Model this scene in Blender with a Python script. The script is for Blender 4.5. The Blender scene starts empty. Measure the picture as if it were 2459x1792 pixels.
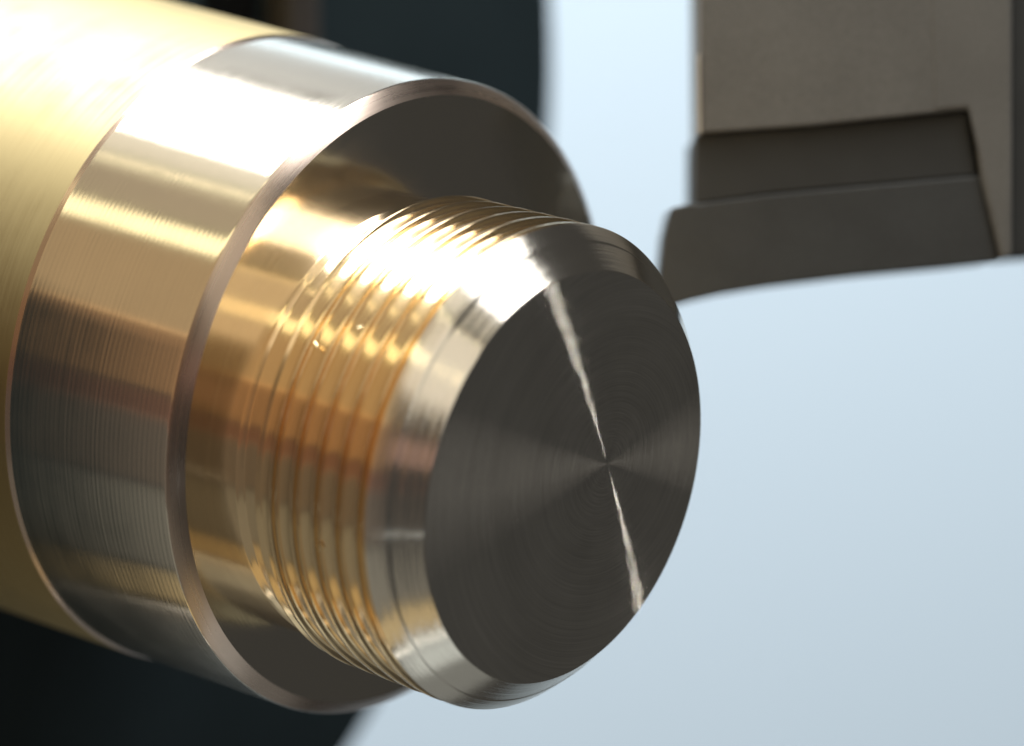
import bpy, bmesh, math, random
from mathutils import Vector, Matrix
random.seed(4)
R_ = math.radians
U = 1e-4                      # metres per model unit (the bar is about 67 mm across)
D = 5800.0                    # camera distance in model units (0.58 m)
scene = bpy.context.scene

# ---------------------------------------------------------------- camera
PITCH = R_(20)
VIEW = Vector((0, math.cos(PITCH), -math.sin(PITCH)))
UP = Vector((0, math.sin(PITCH), math.cos(PITCH)))
RIGHT = Vector((1, 0, 0))
camd = bpy.data.cameras.new('camera')
cam = bpy.data.objects.new('camera', camd)
scene.collection.objects.link(cam)
cam.location = VIEW * (-D * U)
cam.rotation_euler = (math.pi / 2 - PITCH, 0, 0)
camd.sensor_width = 36
camd.lens = 36 * D / 1024
camd.clip_start = 0.01
camd.clip_end = 50
camd.dof.use_dof = True
camd.dof.focus_distance = (D + 20) * U
camd.dof.aperture_fstop = (camd.lens / 1000) / (165 * U)     # a 16 mm pupil
scene.camera = cam

# ---------------------------------------------------------------- world, light, exposure
scene.view_settings.view_transform = 'Standard'
scene.view_settings.look = 'None'
scene.view_settings.exposure = 0
w = bpy.data.worlds.new('World')
scene.world = w
w.use_nodes = True
bg = w.node_tree.nodes['Background']
bg.inputs[0].default_value = (1.0, 0.98, 0.93, 1)
bg.inputs[1].default_value = 0.052

# workpiece axes: A along the spindle towards the viewer's right, EH sideways, EZ up
A = Vector((0.7547, -0.6560, 0)).normalized()
EZ = Vector((0, 0, 1))
EH = EZ.cross(A) * -1
EH = Vector((0.6560, 0.7547, 0)).normalized()


def P(px, py, depth=0.0):
    """a point seen at picture position (px, py), depth units behind the end face"""
    s = U * (1 + depth / D)
    return RIGHT * ((px - 512) * s) + UP * ((373 - py) * s) + VIEW * (depth * U)


ORIG = P(607.5, 463.9)        # where the spindle axis leaves the end face


def lamp(name, rho, m, sgn, dist, sx, sy, rad, col, axis_hint=None, at=None, spread=180):
    """area lamp in direction rho round the spindle axis; rad = radiance"""
    L = (EH * math.cos(R_(rho)) + EZ * math.sin(R_(rho))) * m + A * (sgn * math.sqrt(max(0, 1 - m * m)))
    tgt = at or (ORIG - A * 250 * U)
    d = bpy.data.lights.new(name, 'AREA')
    d.shape = 'RECTANGLE' if sx != sy else 'DISK'
    d.size = sx
    d.size_y = sy
    area = sx * sy if sx != sy else math.pi * sx * sx / 4
    d.energy = rad * area * math.pi
    d.color = col
    d.spread = R_(spread)
    o = bpy.data.objects.new(name, d)
    scene.collection.objects.link(o)
    z = L.normalized()                      # lamp's -Z looks at the part
    hint = axis_hint or A
    x = (hint - z * hint.dot(z)).normalized()
    y = z.cross(x)
    o.matrix_world = Matrix.Translation(tgt + L * dist) @ Matrix((x, y, z)).transposed().to_4x4()
    return o


MID = ORIG - A * 420 * U


def tube(name, rho, dist, off, length, width, rad, col):
    """long lamp parallel to the spindle, in direction rho round it, shining at it"""
    perp = EH * math.cos(R_(rho)) + EZ * math.sin(R_(rho))
    d = bpy.data.lights.new(name, 'AREA')
    d.shape = 'RECTANGLE'
    d.size, d.size_y = length, width
    d.energy = rad * length * width * math.pi
    d.color = col
    o = bpy.data.objects.new(name, d)
    scene.collection.objects.link(o)
    y = perp.cross(A)
    o.matrix_world = Matrix.Translation(MID + perp * dist + A * off) @ Matrix((A, y, perp)).transposed().to_4x4()


# long white lamp, strips and spot; the dim tinted ones are added reflection fills
tube('work_lamp', 70, 0.40, -0.06, 0.78, 0.195, 8.0, (0.98, 0.99, 1.0))
tube('side_fill', 40, 0.16, -0.172, 0.17, 0.068, 0.62, (0.95, 0.98, 1.0))  # unseen fill added for the grey reflection on the turned section
tube('cream_fill', 91.5, 0.41, -0.06, 0.80, 0.10, 0.95, (1.0, 0.92, 0.76))
tube('thin_strip_lamp', 101.5, 0.40, -0.06, 0.80, 0.016, 2.3, (1.0, 0.90, 0.62))
tube('upper_warm_fill', 110, 0.41, -0.06, 0.80, 0.09, 0.42, (1.0, 0.80, 0.54))
tube('strip_lamp', 122, 0.40, -0.06, 0.80, 0.050, 2.0, (1.0, 0.86, 0.52))
tube('warm_fill', 140.5, 0.41, -0.06, 0.80, 0.20, 0.42, (1.0, 0.68, 0.34))  # unseen fill added in place of brown reflected surroundings
tube('lower_warm_fill', 163.5, 0.415, -0.06, 0.80, 0.155, 0.28, (1.0, 0.52, 0.20))
tube('copper_fill', 179, 0.41, -0.06, 0.80, 0.06, 0.13, (1.0, 0.38, 0.18))
tube('dim_fill', 194, 0.41, -0.06, 0.80, 0.17, 0.10, (1.0, 0.75, 0.55))
tube('low_fill', 222, 0.41, -0.06, 0.80, 0.22, 0.17, (1.0, 0.94, 0.78))
tube('gold_fill', 244.5, 0.40, -0.06, 0.80, 0.085, 0.50, (1.0, 0.76, 0.38))  # unseen fill added for the gold band reflected from below
tube('low_strip_lamp', 255, 0.398, -0.06, 0.80, 0.014, 1.3, (1.0, 0.96, 0.88))
lamp('front_fill', 118, 0.62, 1, 0.50, 0.36, 0.27, 0.85, (1.0, 0.92, 0.78), at=ORIG)  # unseen fill added to brighten the chamfers
lamp('small_warm_fill', 166, 0.57, 1, 0.46, 0.16, 0.07, 0.42, (1.0, 0.60, 0.48), at=ORIG)  # unseen pinkish fill added for the chamfers
lamp('dim_side_fill', -40, 0.46, 1, 0.60, 0.16, 0.12, 0.20, (1.0, 0.95, 0.88), at=ORIG)  # unseen fill added to lift sectors of the end face
lamp('glint_lamp', 209, 0.70, 1, 0.50, 0.03, 0.016, 2.2, (0.92, 1.0, 1.0), at=ORIG)
tube('under_fill', 274, 0.40, -0.06, 0.80, 0.20, 0.17, (0.95, 1.0, 0.97))  # unseen fill added to grey the underside of the thread
lamp('floor_fill', 262, 0.92, 1, 0.42, 0.24, 0.12, 0.42, (0.92, 1.0, 1.0))  # unseen fill added as bounce from below onto the lower chamfer
lamp('spot_lamp', -5.5, 0.613, 1, 0.90, 0.012, 0.012, 150.0, (1.0, 0.98, 0.92), at=ORIG)

# ---------------------------------------------------------------- helpers


def obj(name, bm, mat, parent=None, smooth=True, matrix=None):
    me = bpy.data.meshes.new(name)
    bm.to_mesh(me)
    bm.free()
    me.materials.append(mat)
    if smooth:
        for p in me.polygons:
            p.use_smooth = True
    o = bpy.data.objects.new(name, me)
    scene.collection.objects.link(o)
    if parent:
        o.parent = parent
    if matrix:
        o.matrix_world = matrix
    return o


def thing(name, label, cat, matrix, group=None):
    o = bpy.data.objects.new(name, None)
    o.empty_display_size = 0.01
    scene.collection.objects.link(o)
    o.matrix_world = matrix
    o['label'] = label
    o['category'] = cat
    if group:
        o['group'] = group
    return o


def new_mat(name):
    m = bpy.data.materials.new(name)
    m.use_nodes = True
    nt = m.node_tree
    return m, nt, nt.nodes['Principled BSDF']


def N(nt, typ, **kw):
    n = nt.nodes.new(typ)
    for k, v in kw.items():
        setattr(n, k, v)
    return n


def mth(nt, op, a, b=None, c=None):
    n = N(nt, 'ShaderNodeMath', operation=op)
    for i, v in enumerate((a, b, c)):
        if v is None:
            continue
        if isinstance(v, (int, float)):
            n.inputs[i].default_value = v
        else:
            nt.links.new(v, n.inputs[i])
    return n.outputs[0]


def turned_metal(name, col, rough, aniso, centre=(0, 0), ring_pitch=0, ring_h=0.0, face=False,
                 scratch=0.0, col2=None, tint=0.0, patch=0.0):
    """metal with circular machining marks round an axis: anisotropic gloss, fine rings, streaks"""
    m, nt, b = new_mat(name)
    L = nt.links.new
    b.inputs['Metallic'].default_value = 1
    b.inputs['Roughness'].default_value = rough
    b.inputs['Anisotropic'].default_value = aniso
    b.inputs['Anisotropic Rotation'].default_value = 0.25
    b.inputs['Base Color'].default_value = (*col, 1)
    tc = N(nt, 'ShaderNodeTexCoord')
    mp = N(nt, 'ShaderNodeVectorMath', operation='MULTIPLY')
    mp.inputs[1].default_value = (1 / U, 1 / U, 1 / U)
    L(tc.outputs['Object'], mp.inputs[0])
    sb = N(nt, 'ShaderNodeVectorMath', operation='SUBTRACT')
    sb.inputs[1].default_value = (centre[0], centre[1], 0)
    L(mp.outputs[0], sb.inputs[0])
    cr = N(nt, 'ShaderNodeVectorMath', operation='CROSS_PRODUCT')
    cr.inputs[0].default_value = (0, 0, 1)
    L(sb.outputs[0], cr.inputs[1])
    nm = N(nt, 'ShaderNodeVectorMath', operation='NORMALIZE')
    L(cr.outputs[0], nm.inputs[0])
    vt = N(nt, 'ShaderNodeVectorTransform', vector_type='VECTOR', convert_from='OBJECT', convert_to='WORLD')
    L(nm.outputs[0], vt.inputs[0])
    L(vt.outputs[0], b.inputs['Tangent'])
    sep = N(nt, 'ShaderNodeSeparateXYZ')
    L(sb.outputs[0], sep.inputs[0])
    rad = mth(nt, 'SQRT', mth(nt, 'ADD', mth(nt, 'MULTIPLY', sep.outputs[0], sep.outputs[0]),
                              mth(nt, 'MULTIPLY', sep.outputs[1], sep.outputs[1])))
    ang = mth(nt, 'ARCTAN2', sep.outputs[1], sep.outputs[0])
    along = rad if face else sep.outputs[2]
    # streak space: (position along profile, slow angle)
    cs = N(nt, 'ShaderNodeCombineXYZ')
    L(along, cs.inputs[0])
    L(mth(nt, 'MULTIPLY', mth(nt, 'COSINE', ang), 3.0), cs.inputs[1])
    L(mth(nt, 'MULTIPLY', mth(nt, 'SINE', ang), 3.0), cs.inputs[2])
    no = N(nt, 'ShaderNodeTexNoise')
    no.inputs['Scale'].default_value = 0.55
    no.inputs['Detail'].default_value = 5
    L(cs.outputs[0], no.inputs['Vector'])
    h = mth(nt, 'MULTIPLY', no.outputs['Fac'], scratch * U)
    if ring_pitch:
        wob = mth(nt, 'MULTIPLY', no.outputs['Fac'], 1.2)
        ph = mth(nt, 'ADD', mth(nt, 'MULTIPLY', along, 2 * math.pi / ring_pitch), wob)
        s = mth(nt, 'SINE', mth(nt, 'ADD', ph, ang))
        dep = N(nt, 'ShaderNodeTexNoise')
        dep.inputs['Scale'].default_value = 0.045
        dep.inputs['Detail'].default_value = 4
        L(cs.outputs[0], dep.inputs['Vector'])
        s = mth(nt, 'MULTIPLY', s, mth(nt, 'MULTIPLY', mth(nt, 'POWER', dep.outputs['Fac'], 2), 4.5))
        h = mth(nt, 'ADD', h, mth(nt, 'MULTIPLY', s, ring_h * U))
    bp = N(nt, 'ShaderNodeBump')
    bp.inputs['Strength'].default_value = 1
    bp.inputs['Distance'].default_value = 1
    L(h, bp.inputs['Height'])
    L(bp.outputs[0], b.inputs['Normal'])
    # soft variation of gloss and hue
    n2 = N(nt, 'ShaderNodeTexNoise')
    n2.inputs['Scale'].default_value = 0.02
    n2.inputs['Detail'].default_value = 3
    L(mp.outputs[0], n2.inputs['Vector'])
    rr = mth(nt, 'MULTIPLY_ADD', mth(nt, 'SUBTRACT', no.outputs['Fac'], 0.5), rough * 0.5, rough)
    L(mth(nt, 'ADD', rr, mth(nt, 'MULTIPLY', mth(nt, 'SUBTRACT', n2.outputs['Fac'], 0.5), rough * 0.4)),
      b.inputs['Roughness'])
    if col2:
        mx = N(nt, 'ShaderNodeMix', data_type='RGBA')
        mx.inputs['A'].default_value = (*col, 1)
        mx.inputs['B'].default_value = (*col2, 1)
        L(mth(nt, 'SMOOTH_MIN', mth(nt, 'MULTIPLY_ADD', mth(nt, 'SUBTRACT', n2.outputs['Fac'], 0.45), 3, 0.35), 1, 0.1),
          mx.inputs['Factor'])
        L(mx.outputs['Result'], b.inputs['Base Color'])
    return m


def faced_metal(name, col, rough):
    """metal faced by a tool: micro grooves round the spindle axis tilt the normal in and out along the radius"""
    m, nt, b = new_mat(name)
    L = nt.links.new
    b.inputs['Metallic'].default_value = 1
    b.inputs['Base Color'].default_value = (*col, 1)
    tc = N(nt, 'ShaderNodeTexCoord')
    mp = N(nt, 'ShaderNodeVectorMath', operation='MULTIPLY')
    mp.inputs[1].default_value = (1 / U, 1 / U, 0)
    L(tc.outputs['Object'], mp.inputs[0])
    sep = N(nt, 'ShaderNodeSeparateXYZ')
    L(mp.outputs[0], sep.inputs[0])
    rad = mth(nt, 'SQRT', mth(nt, 'ADD', mth(nt, 'MULTIPLY', sep.outputs[0], sep.outputs[0]),
                              mth(nt, 'MULTIPLY', sep.outputs[1], sep.outputs[1])))
    ang = mth(nt, 'ARCTAN2', sep.outputs[1], sep.outputs[0])
    rdir = N(nt, 'ShaderNodeVectorMath', operation='NORMALIZE')
    L(mp.outputs[0], rdir.inputs[0])
    cr = N(nt, 'ShaderNodeVectorMath', operation='CROSS_PRODUCT')
    cr.inputs[0].default_value = (0, 0, 1)
    L(rdir.outputs[0], cr.inputs[1])

    def noise(sc, y, z, detail=2):
        cs = N(nt, 'ShaderNodeCombineXYZ')
        L(mth(nt, 'MULTIPLY', rad, sc), cs.inputs[0])
        if y:
            L(y, cs.inputs[1])
            L(z, cs.inputs[2])
        no = N(nt, 'ShaderNodeTexNoise')
        no.inputs['Scale'].default_value = 1
        no.inputs['Detail'].default_value = detail
        L(cs.outputs[0], no.inputs['Vector'])
        return no.outputs['Fac']
    ca, sa = mth(nt, 'COSINE', ang), mth(nt, 'SINE', ang)
    wn = N(nt, 'ShaderNodeTexWhiteNoise', noise_dimensions='1D')
    L(mth(nt, 'MULTIPLY', rad, 997.0), wn.inputs['W'])
    micro = mth(nt, 'SUBTRACT', wn.outputs['Value'], 0.5)
    coarse = noise(0.35, ca, sa, 3)
    amp = mth(nt, 'MULTIPLY_ADD', coarse, 0.12, 0.60)
    fine = noise(1.6, 0.0, 0.0, 2)
    slope = mth(nt, 'MULTIPLY', micro, mth(nt, 'MULTIPLY', amp, mth(nt, 'MULTIPLY_ADD', fine, 0.5, 0.85)))
    # short arcs: places where one groove wanders a little
    arc = noise(0.8, mth(nt, 'MULTIPLY', ca, 14.0), mth(nt, 'MULTIPLY', sa, 14.0), 3)
    side = mth(nt, 'MULTIPLY', mth(nt, 'SUBTRACT', arc, 0.5), 0.0006)
    patch = noise(0.02, mth(nt, 'MULTIPLY', ca, 1.5), mth(nt, 'MULTIPLY', sa, 1.5), 3)
    arc2 = noise(1.1, mth(nt, 'MULTIPLY', ca, 10.0), mth(nt, 'MULTIPLY', sa, 10.0), 2)
    scr = mth(nt, 'MAXIMUM', mth(nt, 'SUBTRACT', arc2, 0.70), 0.0)
    side = mth(nt, 'ADD', side, mth(nt, 'MULTIPLY', scr, 0.5))
    v1 = N(nt, 'ShaderNodeVectorMath', operation='SCALE')
    L(rdir.outputs[0], v1.inputs[0])
    L(slope, v1.inputs['Scale'])
    v2 = N(nt, 'ShaderNodeVectorMath', operation='SCALE')
    L(cr.outputs[0], v2.inputs[0])
    L(side, v2.inputs['Scale'])
    ad = N(nt, 'ShaderNodeVectorMath', operation='ADD')
    L(v1.outputs[0], ad.inputs[0])
    L(v2.outputs[0], ad.inputs[1])
    a2 = N(nt, 'ShaderNodeVectorMath', operation='ADD')
    L(ad.outputs[0], a2.inputs[0])
    a2.inputs[1].default_value = (0, 0, 1)
    vt = N(nt, 'ShaderNodeVectorTransform', vector_type='NORMAL', convert_from='OBJECT', convert_to='WORLD')
    L(a2.outputs[0], vt.inputs[0])
    L(vt.outputs[0], b.inputs['Normal'])
    ring = noise(0.9, mth(nt, 'MULTIPLY', ca, 1.2), mth(nt, 'MULTIPLY', sa, 1.2), 4)
    hs = N(nt, 'ShaderNodeHueSaturation')
    hs.inputs['Color'].default_value = (*col, 1)
    tone = mth(nt, 'ADD', mth(nt, 'MULTIPLY', mth(nt, 'SUBTRACT', ring, 0.5), 0.55), mth(nt, 'MULTIPLY', mth(nt, 'SUBTRACT', patch, 0.5), 0.35))
    L(mth(nt, 'ADD', tone, 0.98), hs.inputs['Value'])
    L(hs.outputs['Color'], b.inputs['Base Color'])
    L(mth(nt, 'MULTIPLY_ADD', patch, 0.04, rough - 0.02), b.inputs['Roughness'])
    return m


def plain_mat(name, col, rough, metallic=0.0, var=0.15, scale=0.01, bump=0.0, spec=0.5, grain=0.0):
    m, nt, b = new_mat(name)
    L = nt.links.new
    b.inputs['Metallic'].default_value = metallic
    b.inputs['Specular IOR Level'].default_value = spec
    tc = N(nt, 'ShaderNodeTexCoord')
    mp = N(nt, 'ShaderNodeVectorMath', operation='MULTIPLY')
    mp.inputs[1].default_value = (scale / U, scale / U, scale / U)
    L(tc.outputs['Object'], mp.inputs[0])
    no = N(nt, 'ShaderNodeTexNoise')
    no.inputs['Scale'].default_value = 1
    no.inputs['Detail'].default_value = 6
    L(mp.outputs[0], no.inputs['Vector'])
    mx = N(nt, 'ShaderNodeMix', data_type='RGBA')
    mx.inputs['A'].default_value = (*[c * (1 - var) for c in col], 1)
    mx.inputs['B'].default_value = (*[min(1, c * (1 + var)) for c in col], 1)
    L(no.outputs['Fac'], mx.inputs['Factor'])
    if grain:
        g = N(nt, 'ShaderNodeTexNoise')
        g.inputs['Scale'].default_value = 28
        g.inputs['Detail'].default_value = 3
        g.inputs['Roughness'].default_value = 0.8
        L(mp.outputs[0], g.inputs['Vector'])
        hs = N(nt, 'ShaderNodeHueSaturation')
        L(mx.outputs['Result'], hs.inputs['Color'])
        L(mth(nt, 'MULTIPLY_ADD', mth(nt, 'SUBTRACT', g.outputs['Fac'], 0.5), grain, 1.0), hs.inputs['Value'])
        L(hs.outputs['Color'], b.inputs['Base Color'])
    else:
        L(mx.outputs['Result'], b.inputs['Base Color'])
    L(mth(nt, 'MULTIPLY_ADD', no.outputs['Fac'], 0.15, rough - 0.07), b.inputs['Roughness'])
    if bump:
        n3 = N(nt, 'ShaderNodeTexNoise')
        n3.inputs['Scale'].default_value = 12
        n3.inputs['Detail'].default_value = 4
        L(mp.outputs[0], n3.inputs['Vector'])
        bp = N(nt, 'ShaderNodeBump')
        bp.inputs['Strength'].default_value = 1
        bp.inputs['Distance'].default_value = bump * U
        L(n3.outputs['Fac'], bp.inputs['Height'])
        L(bp.outputs[0], b.inputs['Normal'])
    return m


def real(t, r=None):
    """apparent (picture-scale) axial distance or radius -> true one"""
    k = 1 + 0.617 * t / D
    return (t * k, (r * k if r is not None else None))


def lathe(prof, seg=256, centre=(0, 0), closed_start=False, closed_end=False):
    """prof: list of (t, r), t measured backwards from the end face; true units"""
    bm = bmesh.new()
    rings = []
    for t, r in prof:
        rings.append([bm.verts.new(((centre[0] + r * math.cos(2 * math.pi * i / seg)) * U,
                                    (centre[1] + r * math.sin(2 * math.pi * i / seg)) * U, -t * U))
                      for i in range(seg)])
    for a, b in zip(rings, rings[1:]):
        for i in range(seg):
            j = (i + 1) % seg
            bm.faces.new((a[i], a[j], b[j], b[i]))
    if closed_start:
        bm.faces.new(rings[0])
    if closed_end:
        bm.faces.new(list(reversed(rings[-1])))
    bmesh.ops.recalc_face_normals(bm, faces=bm.faces)
    return bm


def arc_profile(p0, p1, bulge, n=5):
    """points from p0 to p1 with a slight bulge sideways"""
    out = []
    dx, dy = p1[0] - p0[0], p1[1] - p0[1]
    ln = math.hypot(dx, dy)
    for i in range(n + 1):
        f = i / n
        b = bulge * 4 * f * (1 - f)
        out.append((p0[0] + dx * f - dy / ln * b, p0[1] + dy * f + dx / ln * b))
    return out


# ---------------------------------------------------------------- workpiece
SO = (-63.0, 3.0)             # the threaded end is turned off centre from the spindle axis
WP = Matrix.Translation(ORIG) @ Matrix((EH, EZ, A)).transposed().to_4x4()
work = thing('brass_workpiece', 'shiny turned brass bar with a shoulder and a short threaded end',
             'metal workpiece', WP)

BRASS = (0.85, 0.78, 0.66)
BRASS2 = (0.88, 0.66, 0.40)
M_turn = turned_metal('turned_brass', BRASS, 0.16, 0.93, ring_pitch=6.5, ring_h=0.010, scratch=0.03)
M_bar = turned_metal('drawn_brass', (0.38, 0.315, 0.17), 0.66, 0.35, ring_pitch=0, scratch=0.05)
M_thread = turned_metal('threaded_brass', (0.87, 0.66, 0.39), 0.17, 0.65, centre=SO, scratch=0.04)
M_neck = turned_metal('neck_brass', (0.86, 0.66, 0.41), 0.18, 0.8, centre=SO, scratch=0.03)
M_cham = turned_metal('chamfer_brass', (0.82, 0.76, 0.66), 0.16, 0.7, centre=SO, scratch=0.45)
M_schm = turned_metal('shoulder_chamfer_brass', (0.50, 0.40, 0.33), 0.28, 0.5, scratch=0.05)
M_should = turned_metal('shoulder_brass', (0.74, 0.68, 0.58), 0.13, 0.8, face=True, scratch=0.05)
M_face = faced_metal('faced_brass', (0.80, 0.76, 0.68), 0.070)

# end face: rings about the spindle axis clipped by the off-centre edge (kept as one smooth disc)
bm = bmesh.new()
seg = 256
RF = 210.0
prev = None
cen = bm.verts.new((0, 0, 0))
for k in range(1, 15):
    f = k / 14
    ring = []
    for i in range(seg):
        a = 2 * math.pi * i / seg
        ex, ey = SO[0] + RF * math.cos(a), SO[1] + RF * math.sin(a)
        ring.append(bm.verts.new((ex * f * U, ey * f * U, 0)))
    for i in range(seg):
        j = (i + 1) % seg
        if prev is None:
            bm.faces.new((cen, ring[i], ring[j]))
        else:
            bm.faces.new((prev[i], ring[i], ring[j], prev[j]))
    prev = ring
obj('end_face', bm, M_face, work)
# end chamfer: two cones with a crisp edge between them
bm = lathe(arc_profile((0, 210), (1.2, 211.6), 0.2, 2) + [(1.8, 212.2), (24.3, 232.8), (25.4, 234)], centre=SO)
obj('end_chamfer', bm, M_cham, work)
bm = lathe([(25.4, 234), (26.2, 235.4), (27, 236.3), (41.5, 247.8), (43, 248.8), (43.5, 249.0)], centre=SO)
obj('thread_lead', bm, M_cham, work)

# helical thread
pitch = 29.3
t0, t1 = 43.5, 202.0
RC, DEP = 249.0, 6.8
RN = 229.0


def tooth(u):
    """0 on the crest, 1 in the root, u in 0..1"""
    u = u % 1.0
    d = min(u, 1 - u)
    x = (d - 0.045) / 0.12
    x = min(1.0, max(0.0, x))
    x = x * x * (3 - 2 * x)
    return x * (0.93 + 0.07 * math.sin(min(1, d * 2) * math.pi / 2))


bm = bmesh.new()
seg, rows = 300, 200
prev = None
for k in range(rows + 1):
    t = t0 + (t1 - t0) * k / rows
    ring = []
    for i in range(seg):
        a = 2 * math.pi * i / seg
        fade = min(1, max(0, (t - t0) / 3)) * min(1, max(0, (t1 - 3 - t) / 8))
        hh = tooth((t - t0) / pitch + 0.02 - a / (2 * math.pi))
        base = RC - (RC - RN) * min(1, max(0, (t - 196) / 6)) ** 0.7 - 3.5 * min(1, max(0, (t - 60) / 120))
        r = base - DEP * hh * fade
        k2 = 1 + 0.617 * t / D * 0.3
        ring.append(bm.verts.new(((SO[0] + r * math.cos(a)) * U, (SO[1] + r * math.sin(a)) * U, -t * U)))
    if prev:
        for i in range(seg):
            j = (i + 1) % seg
            bm.faces.new((prev[i], prev[j], ring[j], ring[i]))
    prev = ring
bmesh.ops.recalc_face_normals(bm, faces=bm.faces)
obj('thread', bm, M_thread, work)
RN -= 3.5
bm = lathe([(202, RN), (203, RN), (225, RN), (226, RN), (227.5, RN + 1), (230.5, RN + 4.2), (232, RN + 5),
            (233, RN + 5.2), (234, RN + 5.2), (274, RN + 5.2), (276, RN + 5.2)], centre=SO)
obj('neck', bm, M_neck, work)

# tiny curled chips clinging to the thread
M_chip = turned_metal('chip_brass', (0.88, 0.74, 0.45), 0.3, 0.0)
for n_, (phi, t, r, ln, turn, where) in enumerate((
        (141, 161, 243.5, 9, 0.9, 'tiny curled brass chip on the left of the thread near the neck'),
        (134, 118, 244.5, 6, 2.2, 'tiny brass chip on the upper middle of the thread'),
        (187, 112, 244.0, 8, 0.3, 'tiny brass chip low on the left side of the thread'),
        (118, 150, 243.5, 5, 1.4, 'tiny brass chip on the white highlight of the thread'))):
    a = R_(phi)
    nrm = EH * math.cos(a) + EZ * math.sin(a)
    tang = A.cross(nrm)
    org = ORIG + (EH * SO[0] + EZ * SO[1] + nrm * r - A * t) * U
    bm = bmesh.new()
    rows_ = []
    for i in range(9):
        f = i / 8
        ang_ = turn * (f - 0.5) * 2.2
        x, z = ln * (f - 0.5), 1.6 * (1 - math.cos(ang_)) + 0.4
        wd = 0.9 * math.sin(math.pi * (0.12 + 0.76 * f))
        rows_.append([bm.verts.new((x * U, (sy * wd + 0.8 * math.sin(3 * f)) * U, (z + sz) * U))
                      for sy, sz in ((-1, 0), (1, 0.25), (1, 0.6), (-1, 0.35))])
    for p_, q_ in zip(rows_, rows_[1:]):
        for i in range(4):
            j = (i + 1) % 4
            bm.faces.new((p_[i], p_[j], q_[j], q_[i]))
    bm.faces.new(rows_[0])
    bm.faces.new(list(reversed(rows_[-1])))
    bmesh.ops.recalc_face_normals(bm, faces=bm.faces)
    mx_ = Matrix.Translation(org) @ Matrix((tang, A, nrm)).transposed().to_4x4() @ Matrix.Rotation(turn, 4, 'Z')
    c_ = obj('brass_chip', bm, M_chip, matrix=mx_)
    c_['label'] = where
    c_['category'] = 'metal chip'
    c_['group'] = 'brass chips clinging to the thread'

# shoulder: annular face, chamfer, turned section
RS, TS = 321.0, 276.0
bm = bmesh.new()
seg = 256
prev = None
for k in range(7):
    f = k / 6
    ring = []
    for i in range(seg):
        a = 2 * math.pi * i / seg
        ix, iy = SO[0] + (RN - 10) * math.cos(a), SO[1] + (RN - 10) * math.sin(a)
        ox, oy = RS * math.cos(a), RS * math.sin(a)
        ring.append(bm.verts.new(((ix + (ox - ix) * f) * U, (iy + (oy - iy) * f) * U, -TS * U)))
    if prev:
        for i in range(seg):
            j = (i + 1) % seg
            bm.faces.new((prev[i], ring[i], ring[j], prev[j]))
    prev = ring
obj('shoulder_face', bm, M_should, work)
bm = lathe([(TS, 321), (TS + 1.2, 322.6), (TS + 10, 333.5), (TS + 12.5, 335.5)])
obj('shoulder_chamfer', bm, M_schm, work)
TB = 508.0
bm = lathe([(TS + 12.5, 335.6), (TS + 13.3, 335.95), (TS + 14, 336)] + [(TS + 15 + (TB - TS - 15) * i / 8, 336) for i in range(0, 9)])
obj('turned_section', bm, M_turn, work)
bm = lathe([(TB, 336), (TB + 0.6, 336.2), (TB + 3, 337.9), (TB + 4.5, 338.7)])
obj('edge_step', bm, M_schm, work)
bm = lathe([(TB + 4.5, 338.7), (TB + 5, 338.8), (TB + 9, 338.8), (TB + 200, 338.8), (TB + 420, 338.8)])
obj('bar_stock', bm, M_bar, work)

def poly_prism(pts, z0, z1, bev=0.0, tr=None):
    """outline pts (x, y) extruded z0..z1, edges bevelled; all in model units"""
    bm = bmesh.new()
    lo = [bm.verts.new((x * U, y * U, z0 * U)) for x, y in pts]
    hi = [bm.verts.new((x * U, y * U, z1 * U)) for x, y in pts]
    bm.faces.new(list(reversed(lo)))
    bm.faces.new(hi)
    n = len(pts)
    for i in range(n):
        j = (i + 1) % n
        bm.faces.new((lo[i], lo[j], hi[j], hi[i]))
    bmesh.ops.recalc_face_normals(bm, faces=bm.faces)
    if bev:
        bmesh.ops.bevel(bm, geom=list(bm.edges), offset=bev * U, segments=2, affect='EDGES', profile=0.6)
    if tr:
        bmesh.ops.transform(bm, matrix=tr, verts=bm.verts)
    return bm


# ---------------------------------------------------------------- dark spindle housing behind
M_house = plain_mat('housing_black_paint', (0.023, 0.035, 0.041), 0.5, 0.0, 0.3, 0.004, spec=0.12)
M_post = plain_mat('bracket_steel', (0.055, 0.048, 0.044), 0.5, 0.2, 0.3, 0.006, spec=0.4)
M_black = plain_mat('slot_black', (0.003, 0.003, 0.003), 0.6, 0.0, 0.2, 0.006, spec=0.1)
TC = 930.0
CH = Matrix.Translation(ORIG - A * TC * U) @ Matrix((EH, EZ, A)).transposed().to_4x4()
house = thing('spindle_housing', 'near black round spindle housing, out of focus behind the brass bar', 'machine housing', CH)
RH, CUT = 1002.0, 370.0
a0 = math.asin(CUT / RH)
arc = [(RH * math.cos(a0 - (math.pi + 2 * a0) * i / 90), RH * math.sin(a0 - (math.pi + 2 * a0) * i / 90)) for i in range(91)]
obj('housing_body', poly_prism(arc, -400, 0, 8), M_house, house, smooth=False)
obj('bracket', poly_prism([(486, 60), (540, 60), (540, 366), (486, 366)], 1, 46, 12), M_post, house, smooth=False)
obj('slot_plate', poly_prism([(390, 60), (474, 60), (474, 362), (390, 362)], 1, 6, 2), M_black, house, smooth=False)


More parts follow.
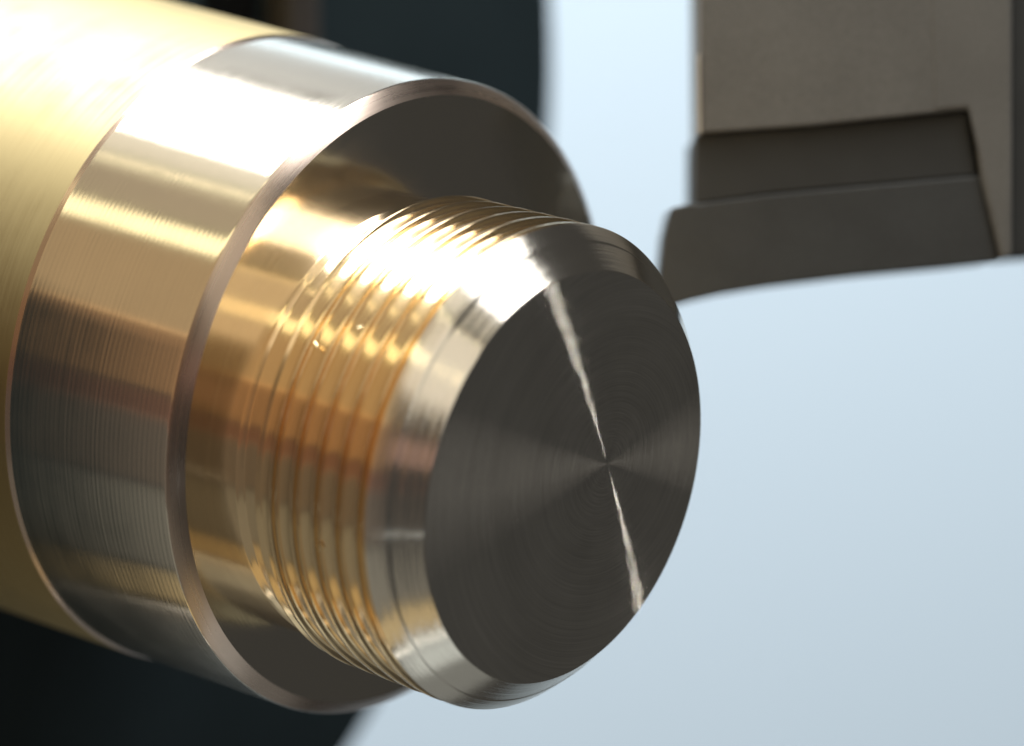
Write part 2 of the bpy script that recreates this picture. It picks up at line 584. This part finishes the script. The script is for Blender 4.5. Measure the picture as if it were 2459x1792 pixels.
# ---------------------------------------------------------------- threading tool on the right
M_hold = plain_mat('tool_holder_steel', (0.098, 0.095, 0.087), 0.6, 0.15, 0.2, 0.012, bump=0.15, spec=0.4, grain=1.2)
M_edge_hl = plain_mat('tool_edge_highlight', (0.40, 0.36, 0.30), 0.45, 0.3, 0.1, 0.02)
M_ins = plain_mat('carbide_insert', (0.031, 0.033, 0.033), 0.55, 0.1, 0.2, 0.02, bump=0.15, spec=0.35, grain=1.5)
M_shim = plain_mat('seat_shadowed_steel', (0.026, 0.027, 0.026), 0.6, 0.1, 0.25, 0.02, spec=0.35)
DT = 330.0
KD = 2.2139                   # whole-picture viewing scale to render pixels
k_ = 1 + DT / D
TOOL = Matrix.Translation(P(512, 373, DT)) @ Matrix((RIGHT, UP, -VIEW)).transposed().to_4x4() @ Matrix.Scale(1, 4)
tool = thing('cutting_tool', 'grey steel lathe tool holder with a dark insert beside the threaded end', 'cutting tool', TOOL)


def q(pts):
    return [((x / KD - 512) * k_, (373 - y / KD) * k_) for x, y in pts]


# holder: left column above the seat, right column beside the seat
obj('holder', poly_prism(q([(1549, -260), (1553, 296), (1800, 279), (2148, 243), (2170, 400), (2212, 574), (2238, 566),
                            (2238, -260)]), -330, 14, 2.5), M_hold, tool, smooth=False)
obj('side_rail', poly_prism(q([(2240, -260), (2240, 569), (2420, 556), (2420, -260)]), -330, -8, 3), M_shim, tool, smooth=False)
obj('clamp_rib', poly_prism(q([(2052, -260), (2066, 246), (2140, 238), (2176, 398), (2216, 572), (2234, 566), (2234, -260)]),
                            10, 14.8, 2.2), M_hold, tool, smooth=False)
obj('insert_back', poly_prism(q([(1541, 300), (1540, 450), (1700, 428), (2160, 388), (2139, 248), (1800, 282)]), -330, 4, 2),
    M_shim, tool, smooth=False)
obj('insert', poly_prism(q([(1486, 461), (1535, 449), (1541, 452), (1700, 431), (2169, 389), (2209, 578), (2120, 588),
                            (1900, 608), (1700, 632), (1600, 648), (1530, 664), (1490, 676), (1470, 660), (1464, 600),
                            (1472, 520)]), -240, 8, 2.5), M_ins, tool, smooth=False)

obj('edge_highlight', poly_prism(q([(1545, 120), (1547, 296), (1552, 296), (1549, 120)]), -10, 15.5, 0.8), M_edge_hl, tool, smooth=False)  # pale strip added as a painted highlight along the holder's left edge

# ---------------------------------------------------------------- pale blue backdrop
M_wall = plain_mat('pale_blue_panel', (0.64, 0.78, 0.91), 0.6, 0.0, 0.012, 0.0006, spec=0.2)
bm = bmesh.new()
wy = 0.52
vs = [bm.verts.new(v) for v in ((-1.1, wy, -0.9), (0.42, wy, -0.9), (0.42, wy, 0.13), (-1.1, wy, 0.13))]
bm.faces.new(vs)
r_ = bmesh.ops.extrude_face_region(bm, geom=bm.faces[:])
for v in [g for g in r_['geom'] if isinstance(g, bmesh.types.BMVert)]:
    v.co.y += 0.02
bmesh.ops.recalc_face_normals(bm, faces=bm.faces)
wall = obj('wall', bm, M_wall, smooth=False)
wall['kind'] = 'structure'
wall['label'] = 'pale blue machine enclosure panel behind the workpiece'
# unseen fill light added to brighten the panel from above left
d = bpy.data.lights.new('panel_fill', 'AREA')
d.shape = 'RECTANGLE'
d.size = 0.5
d.size_y = 0.2
d.energy = 11.7
d.color = (0.97, 0.975, 0.965)
o = bpy.data.objects.new('panel_fill', d)
scene.collection.objects.link(o)
o.location = (-0.11, 0.26, 0.54)
tgt = Vector((0.10, wy, -0.38))
o.rotation_euler = (tgt - o.location).to_track_quat('-Z', 'Y').to_euler()
